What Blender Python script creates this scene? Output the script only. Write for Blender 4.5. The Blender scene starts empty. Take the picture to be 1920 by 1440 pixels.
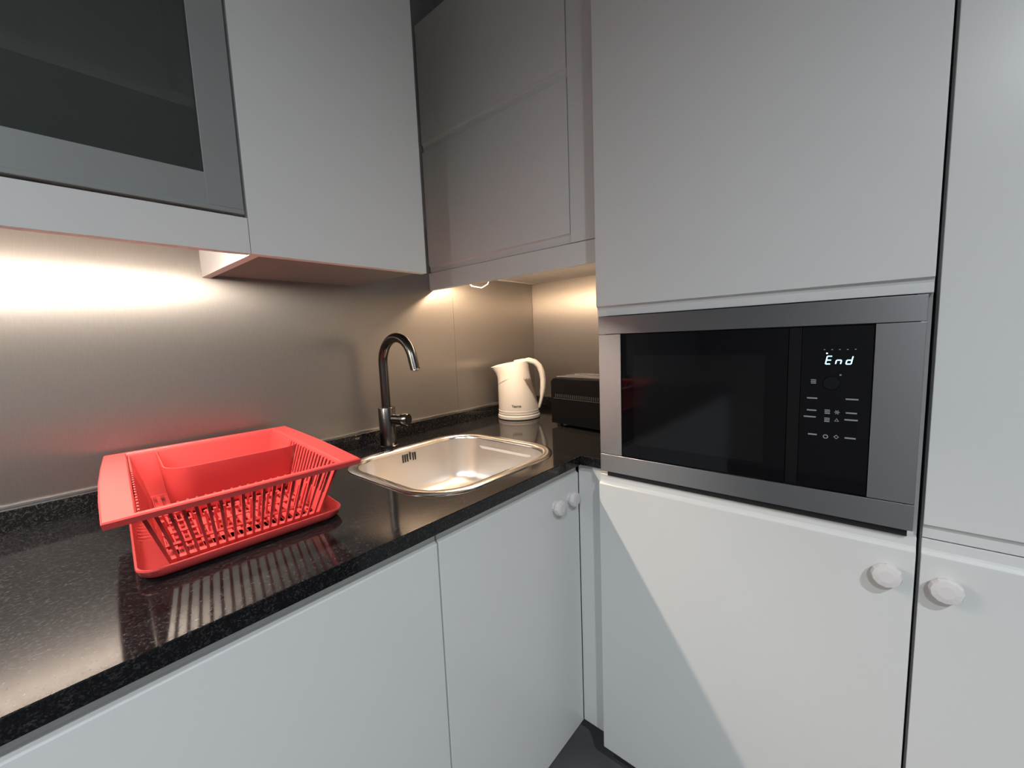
import bpy, bmesh, math, random
from mathutils import Vector, Matrix
random.seed(7)
S = bpy.context.scene
COL = S.collection
PI = math.pi

# ------------------------------------------------------------------ camera
cam_d = bpy.data.cameras.new('camera'); cam = bpy.data.objects.new('camera', cam_d); COL.objects.link(cam)
cam_d.sensor_fit = 'HORIZONTAL'; cam_d.sensor_width = 36.0
cam_d.lens = 774.36 / 1920 * 36.0
cam_d.clip_start = 0.02
RX = Vector((0.6522, -0.7570, -0.0405)); DN = Vector((-0.1096, -0.0414, -0.9931)); FW = Vector((0.7501, 0.6521, -0.1100))
m3 = Matrix((RX, -DN, -FW)).transposed()
cam.matrix_world = Matrix.Translation((0.0, -1.2143, 1.2205)) @ m3.to_4x4()
S.camera = cam

# ------------------------------------------------------------------ world, exposure
W = bpy.data.worlds.new('world'); S.world = W; W.use_nodes = True
W.node_tree.nodes['Background'].inputs[0].default_value = (0.55, 0.62, 0.70, 1)
W.node_tree.nodes['Background'].inputs[1].default_value = 0.05
S.view_settings.view_transform = 'Standard'; S.view_settings.look = 'None'
S.view_settings.gamma = 1.0; S.view_settings.use_curve_mapping = False
S.view_settings.exposure = 0.0

LED_LEFT = (1.0, 0.86, 0.72); LED_LEFT_P = 320.0
LED_Q = (1.0, 0.70, 0.44);    LED_Q_P = 430.0
DOWN = (0.88, 0.95, 1.0);     DOWN_P = 145.0

# ------------------------------------------------------------------ materials
def mat(name, col, rough=0.5, metal=0.0, spec=0.5, coat=0.0, emit=None, es=0.0, trans=0.0, ior=1.45, aniso=0.0, arot=0.0, sss=0.0):
    m = bpy.data.materials.new(name); m.use_nodes = True
    b = m.node_tree.nodes['Principled BSDF']
    b.inputs['Base Color'].default_value = (*col, 1); b.inputs['Roughness'].default_value = rough
    b.inputs['Metallic'].default_value = metal; b.inputs['Specular IOR Level'].default_value = spec
    b.inputs['Coat Weight'].default_value = coat; b.inputs['Transmission Weight'].default_value = trans
    b.inputs['IOR'].default_value = ior
    b.inputs['Anisotropic'].default_value = aniso; b.inputs['Anisotropic Rotation'].default_value = arot
    if sss: b.inputs['Subsurface Weight'].default_value = sss; b.inputs['Subsurface Radius'].default_value = (0.02, 0.006, 0.005)
    if emit: b.inputs['Emission Color'].default_value = (*emit, 1); b.inputs['Emission Strength'].default_value = es
    return m
def nodes(m): return m.node_tree.nodes, m.node_tree.links, m.node_tree.nodes['Principled BSDF']
def noise_bump(m, scale, strength, dist=0.001, stretch=None, rough_var=None):
    n, l, b = nodes(m)
    tc = n.new('ShaderNodeTexCoord'); mp = n.new('ShaderNodeMapping'); nz = n.new('ShaderNodeTexNoise')
    l.new(tc.outputs['Object'], mp.inputs[0]); l.new(mp.outputs[0], nz.inputs['Vector'])
    if stretch: mp.inputs['Scale'].default_value = stretch
    nz.inputs['Scale'].default_value = scale; nz.inputs['Detail'].default_value = 3
    bp = n.new('ShaderNodeBump'); bp.inputs['Strength'].default_value = strength; bp.inputs['Distance'].default_value = dist
    l.new(nz.outputs['Fac'], bp.inputs['Height']); l.new(bp.outputs[0], b.inputs['Normal'])
    if rough_var:
        mr = n.new('ShaderNodeMapRange'); mr.inputs['To Min'].default_value = rough_var[0]; mr.inputs['To Max'].default_value = rough_var[1]
        l.new(nz.outputs['Fac'], mr.inputs['Value']); l.new(mr.outputs[0], b.inputs['Roughness'])
    return m
M = {}
M['lacquer'] = noise_bump(mat('white_lacquer', (0.70, 0.70, 0.69), 0.28, spec=0.45), 60, 0.03)
M['carcass'] = mat('white_carcass', (0.62, 0.61, 0.60), 0.5)
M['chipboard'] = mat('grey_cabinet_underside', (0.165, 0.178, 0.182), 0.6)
M['paint'] = noise_bump(mat('wall_paint', (0.34, 0.34, 0.335), 0.8), 120, 0.1)
M['ceil'] = mat('ceiling_paint', (0.60, 0.60, 0.595), 0.85)
M['plinth'] = mat('dark_plinth', (0.05, 0.05, 0.052), 0.5)
M['gapblack'] = mat('black_recess', (0.012, 0.012, 0.014), 0.6)
def granite():
    m = mat('black_granite', (0.010, 0.010, 0.011), 0.10, spec=0.29); n, l, b = nodes(m)
    tc = n.new('ShaderNodeTexCoord')
    vo = n.new('ShaderNodeTexVoronoi'); vo.inputs['Scale'].default_value = 520; l.new(tc.outputs['Object'], vo.inputs['Vector'])
    nz = n.new('ShaderNodeTexNoise'); nz.inputs['Scale'].default_value = 150; nz.inputs['Detail'].default_value = 4; l.new(tc.outputs['Object'], nz.inputs['Vector'])
    sp = n.new('ShaderNodeSeparateColor'); l.new(vo.outputs['Color'], sp.inputs[0])
    mu = n.new('ShaderNodeMath'); mu.operation = 'MULTIPLY'; l.new(sp.outputs[0], mu.inputs[0]); l.new(nz.outputs['Fac'], mu.inputs[1])
    cr = n.new('ShaderNodeValToRGB'); cr.color_ramp.elements[0].position = 0.28; cr.color_ramp.elements[0].color = (0.006, 0.006, 0.007, 1)
    cr.color_ramp.elements[1].position = 0.62; cr.color_ramp.elements[1].color = (0.036, 0.035, 0.034, 1)
    l.new(mu.outputs[0], cr.inputs[0]); l.new(cr.outputs[0], b.inputs['Base Color'])
    mr = n.new('ShaderNodeMapRange'); mr.inputs['To Min'].default_value = 0.06; mr.inputs['To Max'].default_value = 0.13
    l.new(nz.outputs['Fac'], mr.inputs['Value']); l.new(mr.outputs[0], b.inputs['Roughness'])
    bp = n.new('ShaderNodeBump'); bp.inputs['Strength'].default_value = 0.03; bp.inputs['Distance'].default_value = 0.0003
    l.new(nz.outputs['Fac'], bp.inputs['Height']); l.new(bp.outputs[0], b.inputs['Normal'])
    return m
M['granite'] = granite()
def brushed(name, col, rough, aniso, stretch, arot=0.25, var=0.10, metal=1.0):
    m = mat(name, col, rough, metal, aniso=aniso, arot=arot)
    noise_bump(m, 1.0, 0.05, 0.0004, stretch, (rough - var * 0.5, rough + var * 0.5))
    n, l, b = nodes(m); t = n.new('ShaderNodeTangent'); t.direction_type = 'RADIAL'; t.axis = 'Z'
    l.new(t.outputs[0], b.inputs['Tangent'])
    return m
M['splash'] = brushed('brushed_splash_metal', (0.31, 0.292, 0.28), 0.38, 0.85, (700, 700, 70), 0.0, var=0.2, metal=0.89)
def grain(m, lo, hi, sc):
    n, l, b = nodes(m); tc = n.new('ShaderNodeTexCoord'); mp = n.new('ShaderNodeMapping'); nz = n.new('ShaderNodeTexNoise'); mr = n.new('ShaderNodeMapRange'); mx = n.new('ShaderNodeMixRGB')
    mp.inputs['Scale'].default_value = sc; nz.inputs['Scale'].default_value = 1.0; nz.inputs['Detail'].default_value = 5
    l.new(tc.outputs['Object'], mp.inputs[0]); l.new(mp.outputs[0], nz.inputs['Vector']); l.new(nz.outputs['Fac'], mr.inputs['Value'])
    mr.inputs['From Min'].default_value = 0.25; mr.inputs['From Max'].default_value = 0.75
    c = b.inputs['Base Color'].default_value[:]
    mx.inputs[1].default_value = (*[v * lo for v in c[:3]], 1); mx.inputs[2].default_value = (*[v * hi for v in c[:3]], 1)
    l.new(mr.outputs[0], mx.inputs[0]); l.new(mx.outputs[0], b.inputs['Base Color'])
grain(M['splash'], 0.95, 1.05, (420, 420, 45))
M['trim'] = brushed('brushed_trim_steel', (0.35, 0.35, 0.36), 0.36, 0.6, (40, 40, 1500), 0.25)
M['sink'] = mat('sink_steel', (0.70, 0.67, 0.64), 0.36, 1.0)
M['sinkrim'] = mat('sink_rim_steel', (0.70, 0.67, 0.64), 0.20, 1.0)
M['gun'] = mat('gunmetal', (0.10, 0.096, 0.094), 0.24, 1.0)
M['alu'] = mat('aluminium', (0.60, 0.59, 0.58), 0.30, 1.0)
M['chrome'] = mat('chrome', (0.75, 0.75, 0.76), 0.12, 1.0)
M['coral'] = mat('coral_plastic', (0.52, 0.054, 0.052), 0.36, spec=0.45)
M['kettle'] = mat('cream_plastic', (0.43, 0.415, 0.40), 0.38)
M['kettle2'] = mat('cream_plastic_shade', (0.74, 0.66, 0.60), 0.4)
M['window'] = mat('smoked_gauge', (0.23, 0.19, 0.17), 0.3)
M['ink'] = mat('black_ink', (0.02, 0.02, 0.02), 0.5)
M['toaster'] = mat('black_plastic', (0.004, 0.004, 0.0045), 0.55, spec=0.04)
M['toastermetal'] = mat('black_perforated', (0.025, 0.025, 0.027), 0.4, 0.0, 0.3)
M['blackglass'] = mat('black_glass', (0.004, 0.004, 0.005), 0.04, spec=0.3)
M['blackgloss'] = mat('black_gloss_panel', (0.006, 0.006, 0.007), 0.10, spec=0.4)
M['mark'] = mat('grey_print', (0.30, 0.31, 0.31), 0.6)
M['led'] = mat('display_led', (0.1, 0.3, 0.5), 0.5, emit=(0.50, 0.85, 1.0), es=3.2)
M['knob'] = mat('white_knob', (0.74, 0.70, 0.70), 0.30)
M['cable'] = mat('white_cable', (0.75, 0.72, 0.68), 0.5)
M['frameglass'] = mat('satin_frame', (0.27, 0.282, 0.275), 0.35)
M['frost'] = mat('smoked_frosted_glass', (0.34, 0.37, 0.355), 0.12, trans=0.88, ior=1.2)
M['ledL'] = mat('led_diffuser_neutral', (0.9, 0.9, 0.9), 0.5, emit=LED_LEFT, es=LED_LEFT_P)
M['ledQ'] = mat('led_diffuser_warm', (0.9, 0.9, 0.9), 0.5, emit=LED_Q, es=LED_Q_P)
M['lampglass'] = mat('downlight_lens', (0.9, 0.9, 0.9), 0.4, emit=DOWN, es=4.0)
def floor_mat():
    m = mat('dark_floor_tile', (0.05, 0.05, 0.052), 0.42); n, l, b = nodes(m)
    tc = n.new('ShaderNodeTexCoord'); nz = n.new('ShaderNodeTexNoise'); nz.inputs['Scale'].default_value = 5; nz.inputs['Detail'].default_value = 6
    l.new(tc.outputs['Object'], nz.inputs['Vector'])
    cr = n.new('ShaderNodeValToRGB'); cr.color_ramp.elements[0].position = 0.3; cr.color_ramp.elements[0].color = (0.085, 0.084, 0.083, 1)
    cr.color_ramp.elements[1].position = 0.75; cr.color_ramp.elements[1].color = (0.15, 0.148, 0.146, 1)
    l.new(nz.outputs['Fac'], cr.inputs[0]); l.new(cr.outputs[0], b.inputs['Base Color']); return m
M['floor'] = floor_mat()

# ------------------------------------------------------------------ helpers
def bm_box(bm, a, b):
    x0, y0, z0 = a; x1, y1, z1 = b
    return bm_hexa(bm, [(x0,y0,z0),(x1,y0,z0),(x1,y1,z0),(x0,y1,z0),(x0,y0,z1),(x1,y0,z1),(x1,y1,z1),(x0,y1,z1)])
def bm_hexa(bm, p):
    v = [bm.verts.new(q) for q in p]
    for f in ((3,2,1,0),(4,5,6,7),(0,1,5,4),(1,2,6,5),(2,3,7,6),(3,0,4,7)): bm.faces.new([v[i] for i in f])
    return v
def bm_prism(bm, prof, x0, x1):
    a = [bm.verts.new((x0, y, z)) for y, z in prof]; b = [bm.verts.new((x1, y, z)) for y, z in prof]
    n = len(prof)
    for i in range(n): bm.faces.new((a[i], a[(i+1) % n], b[(i+1) % n], b[i]))
    bm.faces.new(a[::-1]); bm.faces.new(b)
def bm_loft(bm, loops, cap0=False, cap1=False, closed=True):
    rows = [[bm.verts.new(p) for p in L] for L in loops]
    n = len(rows[0])
    for r, s in zip(rows, rows[1:]):
        for i in range(n if closed else n - 1):
            bm.faces.new((r[i], r[(i+1) % n], s[(i+1) % n], s[i]))
    if cap0: bm.faces.new(rows[0][::-1])
    if cap1: bm.faces.new(rows[-1])
    return rows
def bm_lathe(bm, prof, seg=32, center=(0, 0, 0), axis='z', cap0=True, cap1=True):
    loops = []
    for r, h in prof:
        L = []
        for i in range(seg):
            a = 2 * PI * i / seg; c, s = r * math.cos(a), r * math.sin(a)
            q = {'z': (c, s, h), 'y': (c, h, s), 'x': (h, c, s)}[axis]
            L.append((q[0] + center[0], q[1] + center[1], q[2] + center[2]))
        loops.append(L)
    bm_loft(bm, loops, cap0, cap1)
def bm_tube(bm, pts, rad, seg=16, ry=None):
    pts = [Vector(p) for p in pts]; n = len(pts)
    rads = rad if isinstance(rad, (list, tuple)) else [rad] * n
    rys = ry if isinstance(ry, (list, tuple)) else ([ry] * n if ry else rads)
    up = None; loops = []
    for i in range(n):
        t = (pts[min(i+1, n-1)] - pts[max(i-1, 0)]).normalized()
        if up is None:
            up = Vector((0, 0, 1)) if abs(t.z) < 0.9 else Vector((1, 0, 0))
        side = t.cross(up).normalized(); up = side.cross(t).normalized()
        loops.append([pts[i] + side * (rads[i] * math.cos(2*PI*k/seg)) + up * (rys[i] * math.sin(2*PI*k/seg)) for k in range(seg)])
    bm_loft(bm, loops, True, True)
def build(name, bm, m, parent=None, loc=None, bevel=0.0, smooth=False, seg=2):
    bmesh.ops.recalc_face_normals(bm, faces=bm.faces[:])
    me = bpy.data.meshes.new(name); bm.to_mesh(me); bm.free()
    me.materials.append(M[m] if isinstance(m, str) else m)
    o = bpy.data.objects.new(name, me); COL.objects.link(o)
    if parent: o.parent = parent
    if loc: o.location = loc
    if smooth:
        for p in me.polygons: p.use_smooth = True
        me.set_sharp_from_angle(angle=math.radians(40))
    if bevel:
        b = o.modifiers.new('bevel', 'BEVEL'); b.width = bevel; b.segments = seg; b.limit_method = 'ANGLE'; b.angle_limit = math.radians(35)
    return o
def box(name, a, b, m, parent=None, bevel=0.0):
    bm = bmesh.new(); bm_box(bm, a, b); return build(name, bm, m, parent, bevel=bevel)
def thing(name, label, cat, loc=(0, 0, 0), rz=0.0, group=None):
    o = bpy.data.objects.new(name, None); COL.objects.link(o); o.empty_display_size = 0.05
    o.location = loc; o.rotation_euler = (0, 0, rz); tag(o, label, cat, group); return o
def tag(o, label, cat, group=None):
    o['label'] = label; o['category'] = cat
    if group: o['group'] = group
    return o
def struct(o): o['kind'] = 'structure'; return o
def rrect(cx, cy, hx, hy, r, z, n=8):
    L = []
    for qx, qy, a0 in ((1, 1, 0), (-1, 1, PI/2), (-1, -1, PI), (1, -1, 3*PI/2)):
        for k in range(n + 1):
            a = a0 + PI/2 * k / n
            L.append((cx + qx * (hx - r) + r * math.cos(a), cy + qy * (hy - r) + r * math.sin(a), z))
    return L

# ------------------------------------------------------------------ setting
WBX = 1.5666; D = 0.637; CT = 0.900; CB = 0.8735
ROOM_L = -2.3; ROOM_F = -3.1; CEIL = 2.50
struct(box('floor', (ROOM_L - .1, ROOM_F - .1, -0.08), (WBX + .1, 0.1, 0.0), 'floor'))
struct(box('ceiling', (ROOM_L - .1, ROOM_F - .1, CEIL), (WBX + .1, 0.1, CEIL + .08), 'ceil'))
struct(box('wall_back', (ROOM_L - .1, 0.0045, 0.0), (WBX + .1, 0.1, CEIL), 'paint'))
struct(box('wall_right', (WBX + .003, ROOM_F - .1, 0.0), (WBX + .1, 0.003, CEIL), 'paint'))
struct(box('wall_left', (ROOM_L - .1, ROOM_F - .1, 0.0), (ROOM_L, 0.003, CEIL), 'paint'))
struct(box('wall_front', (ROOM_L, ROOM_F - .1, 0.0), (WBX + .003, ROOM_F, CEIL), 'paint'))

# brushed metal splashbacks
sb = thing('metal_splashback', 'long brushed metal splashback on the wall behind the sink and dish rack', 'splashback', (0, 0, 0.9))
box('sheet', (-0.75, 0.0, 0.036), (1.0705, 0.003, 0.72), 'splash', sb)
box('sheet', (1.0715, 0.0, 0.036), (WBX - 0.001, 0.003, 0.72), 'splash', sb)
sb2 = thing('metal_splashback', 'narrow brushed metal splashback behind the toaster, in the corner', 'splashback', (WBX, 0, 0.9))
box('sheet', (0.0, -0.699, 0.036), (0.003, -0.001, 0.60), 'splash', sb2)

# worktop with sink cut-out
SX0, SX1, SY0, SY1 = 0.486, 0.966, -0.581, -0.134
def worktop():
    t = thing('worktop', 'black speckled granite worktop running into the corner', 'worktop', (0, 0, CB))
    bm = bmesh.new()
    outer = [(-0.75, -D), (0.932, -D), (0.932, -0.699), (WBX - .001, -0.699), (WBX - .001, -0.0005), (-0.75, -0.0005)]
    inner = [(x, y) for x, y, z in rrect((SX0 + SX1) / 2, (SY0 + SY1) / 2, (SX1 - SX0) / 2 - .014, (SY1 - SY0) / 2 - .014, .111, 0, 10)]
    es = []
    for loop in (outer, inner):
        vs = [bm.verts.new((x, y, 0)) for x, y in loop]
        es += [bm.edges.new((vs[k], vs[(k + 1) % len(vs)])) for k in range(len(vs))]
    bmesh.ops.triangle_fill(bm, use_beauty=True, use_dissolve=False, edges=es)
    r = bmesh.ops.extrude_face_region(bm, geom=bm.faces[:])
    bmesh.ops.translate(bm, vec=(0, 0, CT - CB), verts=[e for e in r['geom'] if isinstance(e, bmesh.types.BMVert)])
    build('slab', bm, 'granite', t, bevel=0.0015)
    box('upstand', (-0.75, -0.0215, CT - CB + .0002), (WBX - .0215, -0.0005, CT - CB + 0.042), 'granite', t, bevel=0.001)
    box('upstand', (WBX - .0212, -0.699, CT - CB + .0002), (WBX - .001, -0.0005, CT - CB + 0.042), 'granite', t, bevel=0.001)
    box('reflection_bead', (-0.75, -0.006, CT - CB + 0.0424), (WBX - .022, -0.0005, CT - CB + 0.0465), 'alu', t)  # added bright strip imitating the splashback's reflection on the upstand top
worktop()

# ------------------------------------------------------------------ cabinets
def door(name, w, h, parent, x, z, pull, m='lacquer', th=0.020, y=0.0):
    """slab door, front at local y, width along +x, rebated finger pull on one edge"""
    d = 0.0065; u = 0.024
    if pull == 'bottom': prof = [(0, h), (th, h), (th, 0), (d, 0), (d, u - .008), (d * .8, u - .004), (d * .35, u - .001), (0, u)]
    elif pull == 'top': prof = [(0, 0), (0, h - u), (d * .35, h - u + .001), (d * .8, h - u + .004), (d, h - u + .008), (d, h), (th, h), (th, 0)]
    else: prof = [(0, 0), (0, h), (th, h), (th, 0)]
    bm = bmesh.new(); bm_prism(bm, prof, 0, w)
    o = build(name, bm, m, parent, (x, y, z), bevel=0.0008)
    return o
def knob(parent, x, z):
    bm = bmesh.new()
    bm_lathe(bm, [(0.0150, 0.0), (0.0155, -0.006), (0.0190, -0.009), (0.0205, -0.012), (0.0205, -0.017), (0.0185, -0.0215), (0.0100, -0.0230)], 12, axis='y')
    o = build('knob', bm, 'knob', parent, (x, 0.0, z)); o['label'] = 'round white faceted knob'
    return o

# base cabinets along the back wall (front faces -Y)
YF = -0.617
def base_cabinet(x0, x1, label, knobs=(), filler=False):
    c = thing('base_cabinet', label, 'cabinet', (x0, YF, 0), 0, 'base cabinets under the worktop')
    w = x1 - x0; dp = -YF - 0.004
    box('side_panel', (0.001, 0.0205, 0.09), (0.018, dp, CB - .001), 'carcass', c)
    box('side_panel', (w - 0.018, 0.0205, 0.09), (w - .001, dp, CB - .001), 'carcass', c)
    box('bottom_panel', (0.0182, 0.0205, 0.09), (w - .0182, dp, 0.108), 'carcass', c)
    box('back_panel', (0.0182, dp - .008, 0.1082), (w - .0182, dp, CB - .001), 'carcass', c)
    box('front_rail', (0.0182, 0.0205, CB - .04), (w - .0182, 0.036, CB - .001), 'carcass', c)
    box('plinth', (0.0, 0.055, 0.0005), (w, 0.07, 0.0895), 'plinth', c)
    d = door('door', w - 0.004, 0.868 - 0.088, c, 0.002, 0.088, 'top')
    for kx, kz in knobs: knob(d, kx - x0 - .002, kz - .088)
    return c
base_cabinet(-0.745, -0.147, 'white base cabinet at the left end of the worktop run')
base_cabinet(-0.145, 0.457, 'white base cabinet with plain door below the dish rack')
bc = base_cabinet(0.457, 0.9517, 'white sink base cabinet with two round white knobs near the corner', ((0.837, 0.785), (0.906, 0.785)))
fl = tag(box('filler_panel', (0.952, -0.698, 0.088), (0.972, -0.6175, CB - .001), 'lacquer', bevel=0.0008), 'narrow white filler panel in the corner beside the sink cabinet', 'panel')

# tall microwave housing (front faces -X): local +x runs along world -Y
TX = 0.914; TY = -0.7005; TW = 0.586
tall = thing('tall_cabinet', 'tall white cabinet housing the built-in microwave', 'cabinet', (TX, TY, 0), -PI/2)
dp = WBX - TX - 0.002
box('side_panel', (0.0, 0.0205, 0.0905), (0.018, dp, 2.28), 'lacquer', tall)
box('side_panel', (TW - 0.018, 0.0205, 0.0905), (TW, dp, 2.28), 'lacquer', tall)
box('top_panel', (0.0182, 0.0205, 2.262), (TW - .0182, dp, 2.28), 'carcass', tall)
box('bottom_panel', (0.0182, 0.0205, 0.0905), (TW - .0182, dp, 0.1085), 'carcass', tall)
box('shelf', (0.0182, 0.0205, 0.845), (TW - .0182, dp - .01, 0.863), 'carcass', tall)
box('shelf', (0.0182, 0.0205, 1.27), (TW - .0182, dp - .01, 1.288), 'carcass', tall)
box('back_panel', (0.0182, dp - .008, 0.109), (TW - .0182, dp, 2.26), 'carcass', tall)
box('plinth', (0.0, 0.06, 0.0005), (TW, 0.075, 0.09), 'plinth', tall)
door('upper_door', TW - .0025, 2.28 - 1.2645, tall, 0.002, 1.2645, 'bottom')
ld = door('lower_door', TW - .0025, 0.866 - 0.088, tall, 0.002, 0.088, 'top')
knob(ld, 1.2515 - 0.7005 - .002, 0.798 - .088)

# tall cabinet at the right
RY = -1.2905; RW = 0.60
rc = thing('tall_cabinet', 'tall white cabinet at the right edge of the picture', 'cabinet', (TX, RY, 0), -PI/2)
for a, b in (((0.0, 0.0205, 0.0905), (0.018, dp, 2.28)), ((RW - .018, 0.0205, 0.0905), (RW, dp, 2.28))): box('side_panel', a, b, 'lacquer', rc)
box('top_panel', (0.0182, 0.0205, 2.262), (RW - .0182, dp, 2.28), 'carcass', rc)
box('bottom_panel', (0.0182, 0.0205, 0.0905), (RW - .0182, dp, 0.1085), 'carcass', rc)
box('shelf', (0.0182, 0.0205, 0.862), (RW - .0182, dp - .01, 0.88), 'carcass', rc)
box('back_panel', (0.0182, dp - .008, 0.109), (RW - .0182, dp, 2.26), 'carcass', rc)
box('plinth', (0.0, 0.06, 0.0005), (RW, 0.075, 0.09), 'plinth', rc)
door('upper_door', RW - .003, 2.28 - 0.8695, rc, 0.0015, 0.8695, 'bottom')
rl = door('lower_door', RW - .003, 0.8675 - 0.088, rc, 0.0015, 0.088, 'top')
knob(rl, 1.3215 - 1.2905 - .0015, 0.797 - .088)

# wall cabinets on the back wall
PY = -0.345; PZ = 1.3945; UT = 2.28
# blank-fronted cabinet
PX0, PX1 = 0.2845, 0.6835
pc = thing('wall_cabinet', 'plain white wall cabinet with blank front, between glass door and corner cabinet', 'wall cabinet', (PX0, PY, PZ))
pw = PX1 - PX0; ph = UT - PZ; pd = -PY - 0.001
box('side_panel', (0, 0.0203, 0), (0.018, pd, ph), 'lacquer', pc, bevel=0.0004)
box('side_panel', (pw - .018, 0.0205, 0.0245), (pw, pd, ph), 'lacquer', pc, bevel=0.0006)
box('front_panel', (0, 0, 0), (pw, 0.020, ph), 'lacquer', pc, bevel=0.0006)
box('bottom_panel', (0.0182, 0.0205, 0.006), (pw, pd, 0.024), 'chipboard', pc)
box('top_panel', (0.0182, 0.0205, ph - .018), (pw - .0182, pd, ph), 'carcass', pc)

# glass-fronted cabinet
GX0, GX1 = -0.52, 0.2835
gc = thing('glass_wall_cabinet', 'wall cabinet with smoked glass door at the upper left', 'wall cabinet', (GX0, PY, PZ))
gw = GX1 - GX0
zb = 0.068   # door bottom above valance bottom
box('valance', (0, 0.001, 0), (gw, 0.019, 0.0635), 'lacquer', gc, bevel=0.0006)
box('bottom_panel', (0.0182, 0.0195, 0.078), (gw - .0182, pd - .0005, 0.096), 'carcass', gc)
box('side_panel', (0, 0.0225, 0.0645), (0.018, pd, ph), 'carcass', gc)
box('side_panel', (gw - .018, 0.0225, 0.0645), (gw, pd, ph), 'carcass', gc)
box('top_panel', (0.0182, 0.0225, ph - .018), (gw - .0182, pd, ph), 'carcass', gc)
box('back_panel', (0.0182, pd - .008, 0.0965), (gw - .0182, pd, ph - .0182), 'carcass', gc)
box('shelf', (0.0185, 0.028, 0.2400), (gw - .0185, pd - .009, 0.2580), 'carcass', gc)
gd = thing('x', 'x', 'x'); 
gd.name = 'glass_door'
for k in ('label', 'category'): del gd[k]
gd.parent = gc; gd.location = (0.002, 0, zb)
dw = gw - 0.006; dh = ph - zb; fr = 0.055
box('stile', (0, 0, 0.008), (fr, 0.020, dh), 'frameglass', gd, bevel=0.001)
box('stile', (dw - fr, 0, 0.008), (dw, 0.020, dh), 'frameglass', gd, bevel=0.001)
box('rail', (fr, 0.0, 0.008), (dw - fr, 0.020, 0.060), 'frameglass', gd)
box('rail', (fr, 0.0, dh - fr), (dw - fr, 0.020, dh), 'frameglass', gd)
box('pane', (fr, 0.0015, 0.060), (dw - fr, 0.006, dh - fr), 'frost', gd)
box('pull_profile', (0, -0.002, 0), (dw, 0.020, 0.0078), 'frameglass', gd, bevel=0.001)

# corner cabinet with lift-up doors on the right wall (front faces -X)
QX = 0.9635; QY = -0.001; QZ = 1.404; QW = 0.698
qc = thing('corner_wall_cabinet', 'corner wall cabinet with two stacked white lift-up doors above the kettle', 'wall cabinet', (QX, QY, QZ), -PI/2)
qh = 2.281 - QZ; qd = WBX - QX - .001
box('valance', (0, 0.0, 0), (QW - .001, 0.018, 0.0590), 'lacquer', qc, bevel=0.0006)
box('bottom_panel', (0.0182, 0.0185, 0.064), (QW - .0182, qd, 0.082), 'carcass', qc)
box('side_panel', (0, 0.0205, 0.0615), (0.018, qd, qh), 'carcass', qc)
box('side_panel', (QW - .018, 0.0205, 0.0005), (QW - .001, qd, qh), 'lacquer', qc)
box('top_panel', (0.0182, 0.0205, qh - .018), (QW - .0182, qd, qh), 'carcass', qc)
box('filler_strip', (0.602, 0, 0.0610), (QW - .001, 0.020, qh), 'lacquer', qc, bevel=0.0006)
door('lower_door', 0.596, 0.470 - 0.0625, qc, 0.003, 0.0625, 'bottom')
door('upper_door', 0.596, qh - 0.4725, qc, 0.003, 0.4725, 'bottom')

# ------------------------------------------------------------------ under-cabinet lights
l1 = thing('led_light_bar', 'slim light bar glowing under the glass-fronted wall cabinet', 'light', (GX0 + 0.02, -0.305, 1.4085))
box('housing', (0, -0.010, 0), (gw - .035, 0.010, 0.0635), 'alu', l1)
box('diffuser', (0.002, -0.008, -0.004), (gw - .037, 0.008, -0.0002), 'ledL', l1)
l2 = thing('led_light_bar', 'slim warm light bar glowing under the corner wall cabinet', 'light', (1.010, -0.03, 1.428), -PI/2)
box('housing', (0, -0.009, 0), (0.42, 0.009, 0.0375), 'alu', l2)
box('diffuser', (0.002, -0.007, -0.004), (0.418, 0.007, -0.0002), 'ledQ', l2)
bm = bmesh.new(); bm_tube(bm, [(1.06, -0.10, 1.468), (1.04, -0.11, 1.44), (1.055, -0.125, 1.412), (1.075, -0.155, 1.404), (1.085, -0.175, 1.415), (1.095, -0.20, 1.468)], 0.0017, 8)
tag(build('light_cable', bm, 'cable', smooth=True), 'thin white cable looping below the corner wall cabinet', 'cable')

# ceiling downlights behind the viewer
for i, (x, y, lab) in enumerate(((-1.25, -1.85, 'round ceiling downlight over the left of the room'), (-0.42, -2.2, 'round ceiling downlight nearer the microwave, behind the viewer'))):
    t = thing('ceiling_downlight', lab, 'light', (x, y, CEIL), 0, 'ceiling downlights')
    bm = bmesh.new(); bm_lathe(bm, [(0.036, -0.0005), (0.036, -0.006), (0.055, -0.006), (0.055, -0.0005)], 32, cap0=False, cap1=False); build('ring', bm, 'alu', t, smooth=True)
    bm = bmesh.new(); bm_lathe(bm, [(0.034, -0.0005), (0.034, -0.003)], 24); build('lens', bm, 'lampglass', t)
    ld_ = bpy.data.lights.new('downlight_beam', 'SPOT'); ld_.energy = DOWN_P * (1.2, 1.0)[i]; ld_.color = DOWN; ld_.spot_size = math.radians(169); ld_.spot_blend = 1.0; ld_.shadow_soft_size = 0.05
    lo = bpy.data.objects.new('downlight_beam', ld_); COL.objects.link(lo); lo.parent = t; lo.location = (0, 0, -0.02)

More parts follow.
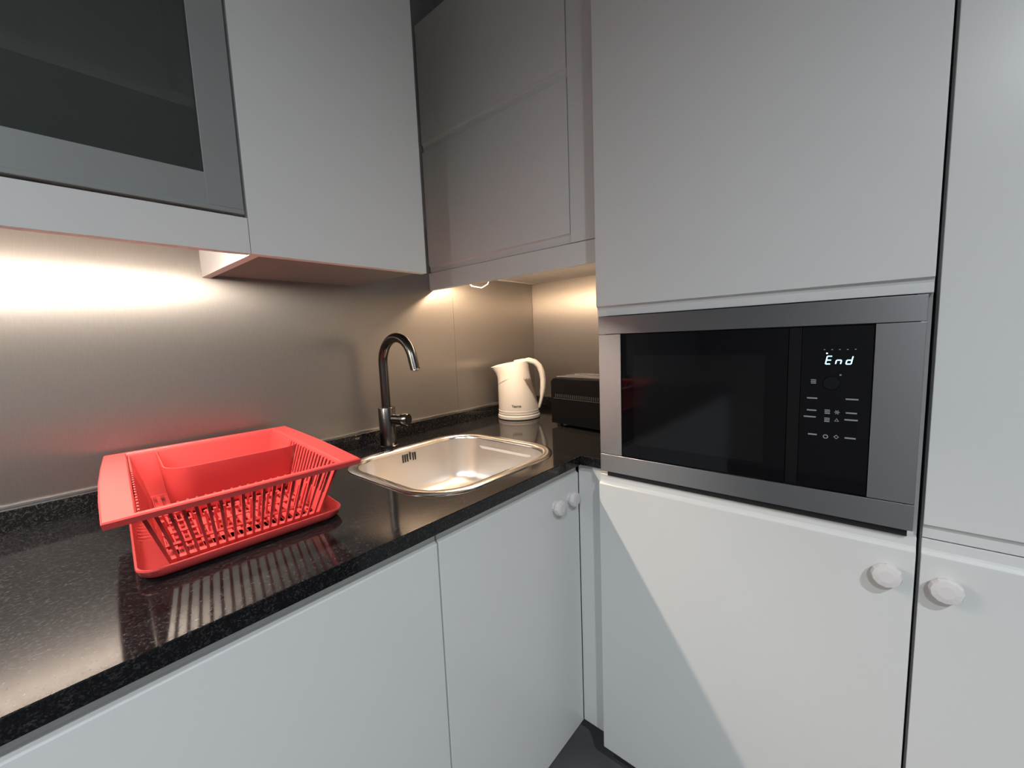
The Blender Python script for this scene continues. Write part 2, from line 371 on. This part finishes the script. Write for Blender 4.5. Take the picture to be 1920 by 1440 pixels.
# ------------------------------------------------------------------ microwave
MW, MH = 0.5665, 0.381
mw = thing('built_in_microwave', 'built-in black glass microwave with steel trim, display reading End', 'microwave', (0.904, -0.7130, 0.881), -PI/2)
bt, bb = 0.339, 0.045
box('trim_top', (0, 0, bt + .001), (MW, 0.009, MH), 'trim', mw, bevel=0.0008)
box('trim_bottom', (0, 0, 0), (MW, 0.009, bb - .001), 'trim', mw, bevel=0.0008)
box('trim_side', (0, 0.0005, bb), (0.0575, 0.009, bt), 'trim', mw, bevel=0.0008)
box('trim_side', (0.5075, 0.0005, bb), (MW, 0.009, bt), 'trim', mw, bevel=0.0008)
box('body', (0.014, 0.0305, 0.002), (MW - .018, 0.40, 0.372), 'gapblack', mw)
box('gap_shade_backing', (0.014, 0.0095, -0.0135), (MW - .006, 0.014, MH - .008), 'gapblack', mw)  # black sheet behind the trim, reaching down to imitate shade in the slot
md = box('door', (0.059, 0.0025, 0.047), (0.388, 0.0092, bt - .002), 'blackglass', mw)
box('window', (0.088, 0.0022, 0.078), (0.352, 0.0024, bt - .05), 'blackgloss', md)
box('handle_groove', (0.389, 0.004, 0.047), (0.408, 0.0092, bt - .002), 'blackgloss', mw)
cp = box('control_panel', (0.409, 0.0025, 0.047), (0.506, 0.0092, bt - .002), 'blackglass', mw)
def seg_digit(bm, x, z, segs, w=0.0068, h=0.0135, t=0.0016, sl=0.17):
    P = {'a': ((0, h), (w, h)), 'g': ((0, h/2), (w, h/2)), 'd': ((0, 0), (w, 0)), 'f': ((0, h/2), (0, h)), 'e': ((0, 0), (0, h/2)), 'b': ((w, h/2), (w, h)), 'c': ((w, 0), (w, h/2))}
    for s in segs:
        (x0, z0), (x1, z1) = P[s]
        if z0 == z1: q = [(x0 + t*.2, z0 - t/2), (x1 - t*.2, z0 - t/2), (x1 - t*.2, z0 + t/2), (x0 + t*.2, z0 + t/2)]
        else: q = [(x0 - t/2, z0 + t*.2), (x0 + t/2, z0 + t*.2), (x0 + t/2, z1 - t*.2), (x0 - t/2, z1 - t*.2)]
        q = [(x + a + b * sl, z + b) for a, b in q]
        bm_hexa(bm, [(a, 0.0024, b) for a, b in (q[0], q[1])] + [(q[1][0], 0.0015, q[1][1]), (q[0][0], 0.0015, q[0][1])] + [(a, 0.0024, b) for a, b in (q[3], q[2])] + [(q[2][0], 0.0015, q[2][1]), (q[3][0], 0.0015, q[3][1])])
bm = bmesh.new()
seg_digit(bm, 0.4435, 0.2725, 'afged'); seg_digit(bm, 0.4575, 0.2725, 'gec'); seg_digit(bm, 0.4715, 0.2725, 'gedcb')
bm_box(bm, (0.4440, 0.0015, 0.2900), (0.4462, 0.0024, 0.2920))
o = build('display_digits', bm, 'led', cp); o['label'] = 'pale blue digits reading End'
def mark(x, z, w, h=0.0024, name='print_mark'):
    box(name, (x - w/2, 0.0019, z - h/2), (x + w/2, 0.0024, z + h/2), 'mark', cp)
for x, z, w in ((.4265, .211, .015), (.4265, .189, .014), (.424, .177, .018), (.482, .212, .017), (.482, .188, .015), (.482, .176, .018), (.429, .145, .013), (.482, .144, .015)): mark(x, z, w)
def icon(x, z, kind):
    bm = bmesh.new(); r = 0.0038
    if kind == 'grid':
        for k in range(3): bm_box(bm, (x - r, .0019, z - r + k * .0029), (x + r, .0024, z - r + .0017 + k * .0029))
    elif kind == 'star':
        for a in (0, PI/3, 2*PI/3):
            c, s = math.cos(a) * r, math.sin(a) * r; nx, nz_ = -math.sin(a) * .0006, math.cos(a) * .0006
            q = [(x - c - nx, z - s - nz_), (x + c - nx, z + s - nz_), (x + c + nx, z + s + nz_), (x - c + nx, z - s + nz_)]
            bm_hexa(bm, [(a_, .0024, b_) for a_, b_ in q[:2]] + [(q[1][0], .0019, q[1][1]), (q[0][0], .0019, q[0][1])] + [(q[3][0], .0024, q[3][1]), (q[2][0], .0024, q[2][1]), (q[2][0], .0019, q[2][1]), (q[3][0], .0019, q[3][1])])
    else:
        n = {'ring': 20, 'diamond': 4, 'tri': 3}[kind]; ri = r * .62; off = PI/2
        lo = [[(x + rr * math.cos(off + 2*PI*k/n), yy, z + rr * math.sin(off + 2*PI*k/n)) for k in range(n)] for rr, yy in ((r, .0024), (r, .0019), (ri, .0019), (ri, .0024))]
        bm_loft(bm, lo)
    build('icon', bm, 'mark', cp)
for x, z, k in ((.449, .188, 'grid'), (.4625, .188, 'star'), (.449, .1735, 'grid'), (.4625, .1735, 'tri'), (.448, .143, 'ring'), (.463, .144, 'diamond'), (.4275, .241, 'grid')): icon(x, z, k)
for k in range(5): mark(.4415 + k * .0105, .2975, .0022, .0014, 'indicator_dot')
mark(.465, .2535, .0026, .0026, 'indicator_dot')
bm = bmesh.new(); lo = [[(.453 + rr * math.cos(2*PI*k/32), yy, .239 + rr * math.sin(2*PI*k/32)) for k in range(32)] for rr, yy in ((.0125, .0024), (.0115, .0006), (.0095, .0004), (.004, .0008))]
bm_loft(bm, lo, False, True); build('dial', bm, 'blackgloss', cp, smooth=True)

# ------------------------------------------------------------------ sink
def sink():
    t = thing('inset_sink', 'rounded stainless steel inset sink in the granite worktop', 'sink', ((SX0 + SX1) / 2, (SY0 + SY1) / 2, CT))
    hx, hy = (SX1 - SX0) / 2, (SY1 - SY0) / 2; R = 0.125
    def L(i, z, r=None): return rrect(0, 0, hx - i, hy - i, max(0.02, (R - i) if r is None else r), z, 12)
    bm = bmesh.new(); bm_loft(bm, [L(0, 0.0004), L(0.0004, 0.0022), L(0.003, 0.0038), L(0.012, 0.0044), L(0.021, 0.0040), L(0.0255, 0.0022), L(0.028, -0.001), L(0.0295, -0.006)])
    build('rim', bm, 'sinkrim', t, smooth=True)
    bm = bmesh.new(); bm_loft(bm, [L(0.0296, -0.006), L(0.031, -0.02), L(0.036, -0.08), L(0.041, -0.112), L(0.047, -0.128), L(0.058, -0.140), L(0.076, -0.1465), L(0.10, -0.148), L(0.16, -0.1495, 0.05), L(0.185, -0.1497, 0.035)], False, True)
    bmesh.ops.remove_doubles(bm, verts=bm.verts[:], dist=1e-6)
    build('bowl', bm, 'sink', t, smooth=True)
    bm = bmesh.new(); bm_lathe(bm, [(0.045, -0.1490), (0.045, -0.1465), (0.040, -0.1455), (0.030, -0.1485), (0.010, -0.1486)], 32); build('drain', bm, 'chrome', t, smooth=True)
    y = hy - 0.0335
    for k, dx in enumerate((0.0, 0.008, 0.016, 0.026, 0.036, 0.044)):
        bm = bmesh.new(); zz = -0.027 + (0.004 if k == 3 else 0)
        bm_box(bm, (-0.035 + dx, y, zz - 0.012), (-0.0312 + dx, y + 0.002, zz + 0.012)); build('overflow_slot', bm, 'gapblack', t)
sink()

# ------------------------------------------------------------------ tap
def tap():
    t = thing('kitchen_tap', 'dark brushed steel swan-neck tap behind the sink', 'tap', (0.700, -0.085, CT))
    bm = bmesh.new(); bm_lathe(bm, [(0.029, 0.0003), (0.029, 0.004), (0.0255, 0.006), (0.0255, 0.122), (0.0245, 0.1235), (0.0140, 0.1235)], 36); build('body', bm, 'gun', t, smooth=True)
    r = 0.0775; cz = 0.2585
    pts = [(0, 0, 0.120), (0, 0, 0.16), (0, 0, 0.20), (0, 0, 0.235)]
    for k in range(0, 23):
        a = math.radians(k * 7.6); pts.append((0, -r + r * math.cos(a), cz + r * math.sin(a)))
    e = Vector(pts[-1]); d = (e - Vector(pts[-2])).normalized(); pts.append(tuple(e + d * 0.02)); pts.append(tuple(e + d * 0.032))
    bm = bmesh.new(); bm_tube(bm, pts, 0.0138, 24); build('spout', bm, 'gun', t, smooth=True)
    e2 = Vector(pts[-1]); bm = bmesh.new(); bm_tube(bm, [e2 + d * .0002, e2 + d * .004], 0.0105, 20); build('aerator', bm, 'chrome', t, smooth=True)
    ax = Vector((0.35, -0.937, 0)).normalized()
    bm = bmesh.new(); p = Vector((0, 0, 0.086)); bm_tube(bm, [p + ax * 0.024, p + ax * 0.052], 0.0165, 28); build('lever_neck', bm, 'gun', t, smooth=True)
    bm = bmesh.new(); bm_tube(bm, [p + ax * 0.0525, p + ax * 0.054, p + ax * 0.076, p + ax * 0.078], [0.0175, 0.019, 0.019, 0.0175], 28); build('lever_knob', bm, 'gun', t, smooth=True)
tap()

# ------------------------------------------------------------------ drip tray and dish rack
CBL, CBR, CFR, CFL = Vector((.0725, -.030)), Vector((.419, -.045)), Vector((.372, -.518)), Vector((.0315, -.507))
WU, WV = 0.345, 0.475
def Q2(u, v):
    p = (CFL * (1 - u) + CFR * u) * (1 - v) + (CBL * (1 - u) + CBR * u) * v
    return p
ZT = 1.014; ZB = 0.912
RC = Q2(.5, .5)
IS, IF, IB = 0.034, 0.013, 0.012          # rim width: sides, front, back
BS, BF, BB = 0.062, 0.060, 0.030          # base inset: sides, front, back
def RP(u, v, z):
    t = (ZT - z) / (ZT - ZB)
    us = (IS + (BS - IS) * t) / WU; vf = (IF + (BF - IF) * t) / WV; vb = (IB + (BB - IB) * t) / WV
    p = Q2(us + u * (1 - 2 * us), vf + v * (1 - vf - vb))
    return (p.x - RC.x, p.y - RC.y, z - CT)
def tray():
    t = thing('drip_tray', 'shallow coral plastic drip tray under the dish rack', 'tray', (RC.x, RC.y, CT))
    def L(i, z, r, n=6):
        # rounded loop in rack uv space; i = inset from tray outline
        out = []
        x0, x1, y0, y1 = 0.024 + i, WU - 0.022 - i, 0.038 + i, WV - 0.012 - i
        for qx, qy, a0 in ((1, 1, 0), (-1, 1, PI/2), (-1, -1, PI), (1, -1, 3*PI/2)):
            for k in range(n + 1):
                a = a0 + PI/2 * k / n
                cx = (x1 - r) if qx > 0 else (x0 + r); cy = (y1 - r) if qy > 0 else (y0 + r)
                p = Q2((cx + r * math.cos(a)) / WU, (cy + r * math.sin(a)) / WV); out.append((p.x - RC.x, p.y - RC.y, z))
        return out
    bm = bmesh.new()
    bm_loft(bm, [L(0.020, 0.0004, .02), L(0.010, 0.001, .024), L(0.004, 0.006, .028), L(0.0, 0.016, .03), L(0.0006, 0.018, .03), L(0.003, 0.0185, .028), L(0.005, 0.016, .027), L(0.009, 0.007, .023), L(0.016, 0.0035, .018), L(0.03, 0.003, .012)], True, True)
    build('tray_shell', bm, 'coral', t, smooth=True)
tray()
def rack():
    t = thing('dish_rack', 'coral red plastic dish drying rack with slatted sides and cutlery trough', 'dish rack', (RC.x, RC.y, CT))
    zt = ZT - CT
    # rim: lofted ring, outer lip turned down
    def ring(ou, ov0, ov1, z):
        q = [Q2(ou / WU, ov0 / WV), Q2(1 - ou / WU, ov0 / WV), Q2(1 - ou / WU, 1 - ov1 / WV), Q2(ou / WU, 1 - ov1 / WV)]
        out = []
        for k in range(4):
            a, b = q[k], q[(k + 1) % 4]
            for s in (0.0, 0.02, 0.25, 0.5, 0.75, 0.98):
                p = a.lerp(b, s); bow = 0.0
                if k in (1, 3) and ou < .01: bow = 0.005 * math.sin(PI * s)
                nrm = Vector((b.y - a.y, a.x - b.x)).normalized()
                p = p + nrm * bow; out.append((p.x - RC.x, p.y - RC.y, z))
        return out
    bm = bmesh.new()
    bm_loft(bm, [ring(0.0015, .0015, .0015, zt - .010), ring(0, 0, 0, zt - .002), ring(.002, .002, .002, zt), ring(IS - .002, IF - .002, IB - .002, zt), ring(IS, IF, IB, zt - .002), ring(IS + .001, IF + .001, IB + .001, zt - .010),
                 ring(IS - .0015, IF - .0015, IB - .0015, zt - .0095), ring(IS - .003, IF - .003, IB - .003, zt - .0032), ring(.003, .003, .003, zt - .0032), ring(.0028, .0028, .0028, zt - .010), ring(0.0015, .0015, .0015, zt - .010)])
    bmesh.ops.remove_doubles(bm, verts=bm.verts[:], dist=1e-6)
    build('rim', bm, 'coral', t, smooth=True)
    def bar(name, u0, u1, v0, v1, z0, z1):
        bm = bmesh.new(); z0 += CT; z1 += CT
        bm_hexa(bm, [RP(u0, v0, z0), RP(u1, v0, z0), RP(u1, v1, z0), RP(u0, v1, z0), RP(u0, v0, z1), RP(u1, v0, z1), RP(u1, v1, z1), RP(u0, v1, z1)])
        return build(name, bm, 'coral', t)
    zb = ZB - CT
    N = 18; tv = 0.006; tu = 0.009
    for k in range(1, N):                                 # front slats
        u = k / N; bar('front_slat', u - 0.0085, u + 0.0085, 0, tv * 1.4, zb + .004, zt - .006)
    bar('front_rail', 0, 1, 0, tv * 1.4, zb - .001, zb + .006)
    bar('corner_post', 0, 0.02, 0, tv * 2, zb, zt - .006); bar('corner_post', 0.98, 1, 0, tv * 2, zb, zt - .006)
    NS = 17; zm = zb + (zt - zb) * 0.36
    for s in (0, 1):                                      # side walls: solid foot, slats above
        a, b = (0, tu) if s == 0 else (1 - tu, 1)
        bar('side_wall', a, b, 0.012, 0.9, zb, zm)
        for k in range(0, NS):
            v = 0.03 + 0.60 * k / (NS - 1); bar('side_slat', a, b, v - .010, v + .010, zm, zt - .006)
        bar('side_wall', a, b, 0.645, 0.99, zm, zt - .006)
    bar('back_wall', 0, 1, 0.988, 1, zb, zt - .006)
    # floor grid
    bm = bmesh.new(); z0, z1 = ZB, ZB + .0035
    def b2(u0, u1, v0, v1, za, zb_):
        bm_hexa(bm, [RP(u0, v0, za), RP(u1, v0, za), RP(u1, v1, za), RP(u0, v1, za), RP(u0, v0, zb_), RP(u1, v0, zb_), RP(u1, v1, zb_), RP(u0, v1, zb_)])
    for k in range(19): b2(k / 18 - (.014 if k else 0), k / 18 + (.014 if k < 18 else 0), 0.0, 1.0, z0, z1)
    for v in (0.02, 0.16, 0.30, 0.44, 0.58, 0.72, 0.97): b2(0, 1, v - .012, v + .012, z0 - .001, z1 + .002)
    for k in range(19): b2(k / 18 - .012 if k else 0, k / 18 + .012 if k < 18 else 1, -.0, .10, z0, z1)
    build('floor_grid', bm, 'coral', t)
    for row, v in ((0, .20), (1, .42)):
        for k in range(17):
            u = (k + 1) / 18; bar('plate_prong', u - .007, u + .007, v - .006, v + .006, zb + .0035, zb + .045)
    # cutlery trough with rounded ends
    def TL(i, z, n=6):
        out = []
        x0, x1, y0, y1 = 0.080 + i, 0.322 - i, 0.248 + i, 0.4605 - i
        r = max(0.006, 0.048 - i)
        for qx, qy, a0 in ((1, 1, 0), (-1, 1, PI/2), (-1, -1, PI), (1, -1, 3*PI/2)):
            rr = r if qy < 0 else 0.008
            for k in range(n + 1):
                a = a0 + PI/2 * k / n
                cx = (x1 - rr) if qx > 0 else (x0 + rr); cy = (y1 - rr) if qy > 0 else (y0 + rr)
                p = Q2((cx + rr * math.cos(a)) / WU, (cy + rr * math.sin(a)) / WV); out.append((p.x - RC.x, p.y - RC.y, z))
        return out
    bm = bmesh.new()
    bm_loft(bm, [TL(.012, zb + .0055), TL(.008, zb + .012), TL(0.0, zt - .010), TL(0.0, zt - .0075), TL(.0022, zt - .0075), TL(.0026, zt - .011), TL(.0100, zb + .013), TL(.014, zb + .008)], True, True)
    build('cutlery_trough', bm, 'coral', t, smooth=True)
rack()

# ------------------------------------------------------------------ kettle
def kettle():
    t = thing('electric_kettle', 'cream white electric kettle in the corner beside the toaster', 'kettle', (1.275, -0.138, CT), math.radians(-49.3))
    bm = bmesh.new(); bm_lathe(bm, [(0.078, 0.0004), (0.085, 0.003), (0.0855, 0.014), (0.083, 0.0165)], 48); build('power_base', bm, 'kettle', t, smooth=True)
    # sections: z, left x, right x, half depth, spout sharpness
    sec = [(0.0168, -.0815, .0815, .0815, 0), (0.024, -.083, .083, .083, 0), (0.0245, -.0815, .0815, .0815, 0), (0.034, -.0825, .0815, .082, 0), (0.0345, -.081, .080, .0805, 0), (0.06, -.0815, .077, .080, 0),
           (0.10, -.0815, .068, .077, 0), (0.135, -.081, .058, .072, 0), (0.165, -.082, .050, .066, .15), (0.185, -.090, .046, .061, .45), (0.200, -.102, .044, .057, .75), (0.206, -.1085, .043, .055, .9)]
    def loop(z, xl, xr, b, sp, slope=0.0, n=48):
        out = []; c, a = (xl + xr) / 2, (xr - xl) / 2
        for k in range(n):
            th = 2 * PI * k / n; x = c + a * math.cos(th); y = b * math.sin(th)
            if math.cos(th) < 0: y *= 1 - sp * 0.55 * (-math.cos(th)) ** 1.5
            out.append((x, y, z + slope * (x - xl)))
        return out
    loops = []
    for z, xl, xr, b, sp in sec:
        slope = max(0.0, (z - 0.135) / 0.07) * 0.145
        loops.append(loop(z, xl, xr, b, sp, slope))
    bm = bmesh.new(); bm_loft(bm, loops, True, False)
    body = build('jug', bm, 'kettle', t, smooth=True)
    lid = [loop(0.2062, -.1080, .0425, .0545, .9, .145), loop(0.2095, -.100, .041, .052, .85, .145), loop(0.216, -.080, .036, .044, .7, .13), loop(0.2225, -.045, .026, .028, .4, .08), loop(0.2245, -.02, .012, .012, .0, .03)]
    bm = bmesh.new(); bm_loft(bm, lid, False, True); build('lid', bm, 'kettle', t, smooth=True)
    pts = [(-0.012, 0, 0.2225), (0.018, 0, 0.2275), (0.045, 0, 0.2285), (0.070, 0, 0.2215), (0.088, 0, 0.205), (0.0985, 0, 0.180), (0.1025, 0, 0.150), (0.101, 0, 0.115), (0.0955, 0, 0.082), (0.0885, 0, 0.055), (0.0815, 0, 0.036)]
    n = len(pts); fine = []
    for i in range(n - 1):
        for s in (0, .5): fine.append(tuple(Vector(pts[i]).lerp(Vector(pts[i+1]), s)))
    fine.append(pts[-1])
    bm = bmesh.new(); k = len(fine); bm_tube(bm, fine, [0.017 - 0.003 * i / k for i in range(k)], 16, [0.0095 + (0.003 if 3 < i < k - 5 else 0) - 0.004 * (i / k) ** 3 for i in range(k)])
    build('handle', bm, 'kettle', t, smooth=True)
    # smoked water gauge on the handle side, wrapped on the jug surface
    def surf(z, th):
        for (z0, *s0), (z1, *s1) in zip(sec, sec[1:]):
            if z0 <= z <= z1:
                f = (z - z0) / max(1e-6, z1 - z0); q = [a + (b - a) * f for a, b in zip(s0, s1)]; break
        else: q = sec[-1][1:]
        c, a = (q[0] + q[1]) / 2, (q[1] - q[0]) / 2
        return Vector((c + a * math.cos(th), q[2] * math.sin(th), z))
    bm = bmesh.new(); rows = []
    for i in range(13):
        f = i / 12; z = 0.055 + 0.115 * f; half = 0.10 + 0.42 * f
        rows.append([surf(z, -0.55 * (0.35 + 0.65 * f) + half * g) + Vector((0.0012, -0.0008, 0.0)) for g in (-1, -.5, 0, .5, 1)])
    bm_loft(bm, rows, closed=False); bmesh.ops.solidify(bm, geom=bm.faces[:], thickness=0.001)
    build('water_gauge', bm, 'window', t, smooth=True)
    for i in range(6):
        f = .12 + i * .15; z = 0.055 + 0.115 * f; half = 0.10 + 0.42 * f; th = -0.55 * (0.35 + 0.65 * f) - half - 0.06
        p = surf(z, th); nrm = Vector((math.cos(th), math.sin(th), 0)); tg = Vector((-math.sin(th), math.cos(th), 0))
        a = p - tg * .004 + nrm * -.0005; bm = bmesh.new()
        q = []
        for zz in (z - .0006, z + .0006):
            for aa, bb in ((-.003, -.0006), (.003, -.0006), (.003, .0005), (-.003, .0005)):
                r_ = p + tg * aa + nrm * bb; q.append((r_.x, r_.y, zz))
        bm_hexa(bm, q); build('gauge_tick', bm, 'window', t)
    pts = []
    for k in range(25):
        f = k / 24; th = math.radians(-185 + 128 * f); z = 0.128 + 0.040 * math.sin(PI * 0.62 * f) ** 1.3
        q = surf(z, th); pts.append(q + Vector((math.cos(th), math.sin(th), 0)) * -0.0002)
    bm = bmesh.new(); bm_tube(bm, pts, 0.0009, 8); build('collar_seam', bm, 'kettle', t, smooth=True)
    # brand lettering bent onto the jug
    cu = bpy.data.curves.new('lettering', 'FONT'); cu.body = 'Taurus'; cu.size = 0.0135; cu.extrude = 0.0003; cu.offset = 0.00035; cu.align_x = 'CENTER'
    tmp = bpy.data.objects.new('lettering', cu); COL.objects.link(tmp)
    dg = bpy.context.evaluated_depsgraph_get(); me = bpy.data.meshes.new_from_object(tmp.evaluated_get(dg)); bpy.data.objects.remove(tmp)
    th0 = math.radians(-96)
    for v in me.vertices:
        z = 0.052 + v.co.y; th = th0 + v.co.x / 0.080
        p = surf(z, th); nrm = Vector((math.cos(th), math.sin(th), 0)); v.co = p + nrm * (0.0004 + v.co.z)
    me.materials.clear(); me.materials.append(M['ink'])
    o = bpy.data.objects.new('lettering', me); COL.objects.link(o); o.parent = t; o['label'] = 'small dark brand lettering'
kettle()

# ------------------------------------------------------------------ toaster
def toaster():
    t = thing('toaster', 'black toaster with chrome top between the kettle and the tall cabinet', 'toaster', (1.2065, -0.347, CT), math.radians(-90 - 8))
    L_, Dp, H = 0.272, 0.155, 0.176
    prof = []
    r = 0.032
    pts = [(0, .012), (0, H - r)]
    def outline(y):
        o = [(0.004, y, .012), (0, y, .018)]
        for k in range(7): a = PI - PI/2 * k / 6; o.append((r + r * math.cos(a), y, H - r + r * math.sin(a)))
        for k in range(7): a = PI/2 - PI/2 * k / 6; o.append((L_ - r + r * math.cos(a), y, H - r + r * math.sin(a)))
        o += [(L_, y, .018), (L_ - .004, y, .012)]
        return o
    def inset(o, d): return [(min(max(x, d), L_ - d), y, min(z, H - d)) for x, y, z in o]
    bm = bmesh.new(); bm_loft(bm, [inset(outline(0), .004), outline(.004), outline(Dp - .004), inset(outline(Dp), .004)], True, True)
    build('shell', bm, 'toaster', t, smooth=True)
    bm = bmesh.new(); bm_box(bm, (0.02, 0.014, H + .0002), (L_ - .02, Dp - .010, H + .003)); build('top_plate', bm, 'chrome', t, bevel=.001)
    for y in (0.045, 0.092):
        box('bread_slot', (0.045, y, H + .0031), (L_ - .045, y + .024, H + .0036), 'gapblack', t)
        box('slot_guard', (0.042, y - .003, H + .0031), (L_ - .042, y - .0005, H + .006), 'chrome', t)
    for k in range(26):
        x = 0.024 + k * 0.0088
        box('vent_slot', (x, -0.0006, 0.106), (x + .0045, -.0001, 0.118), 'toastermetal', t)
    box('vent_ridge', (0.016, -0.0014, 0.1005), (L_ - .016, -.0001, 0.1035), 'toastermetal', t)
    for x in (0.02, L_ - .035):
        for y in (.012, Dp - .027):
            box('foot', (x, y, .0003), (x + .015, y + .015, .0125), 'toastermetal', t)
toaster()
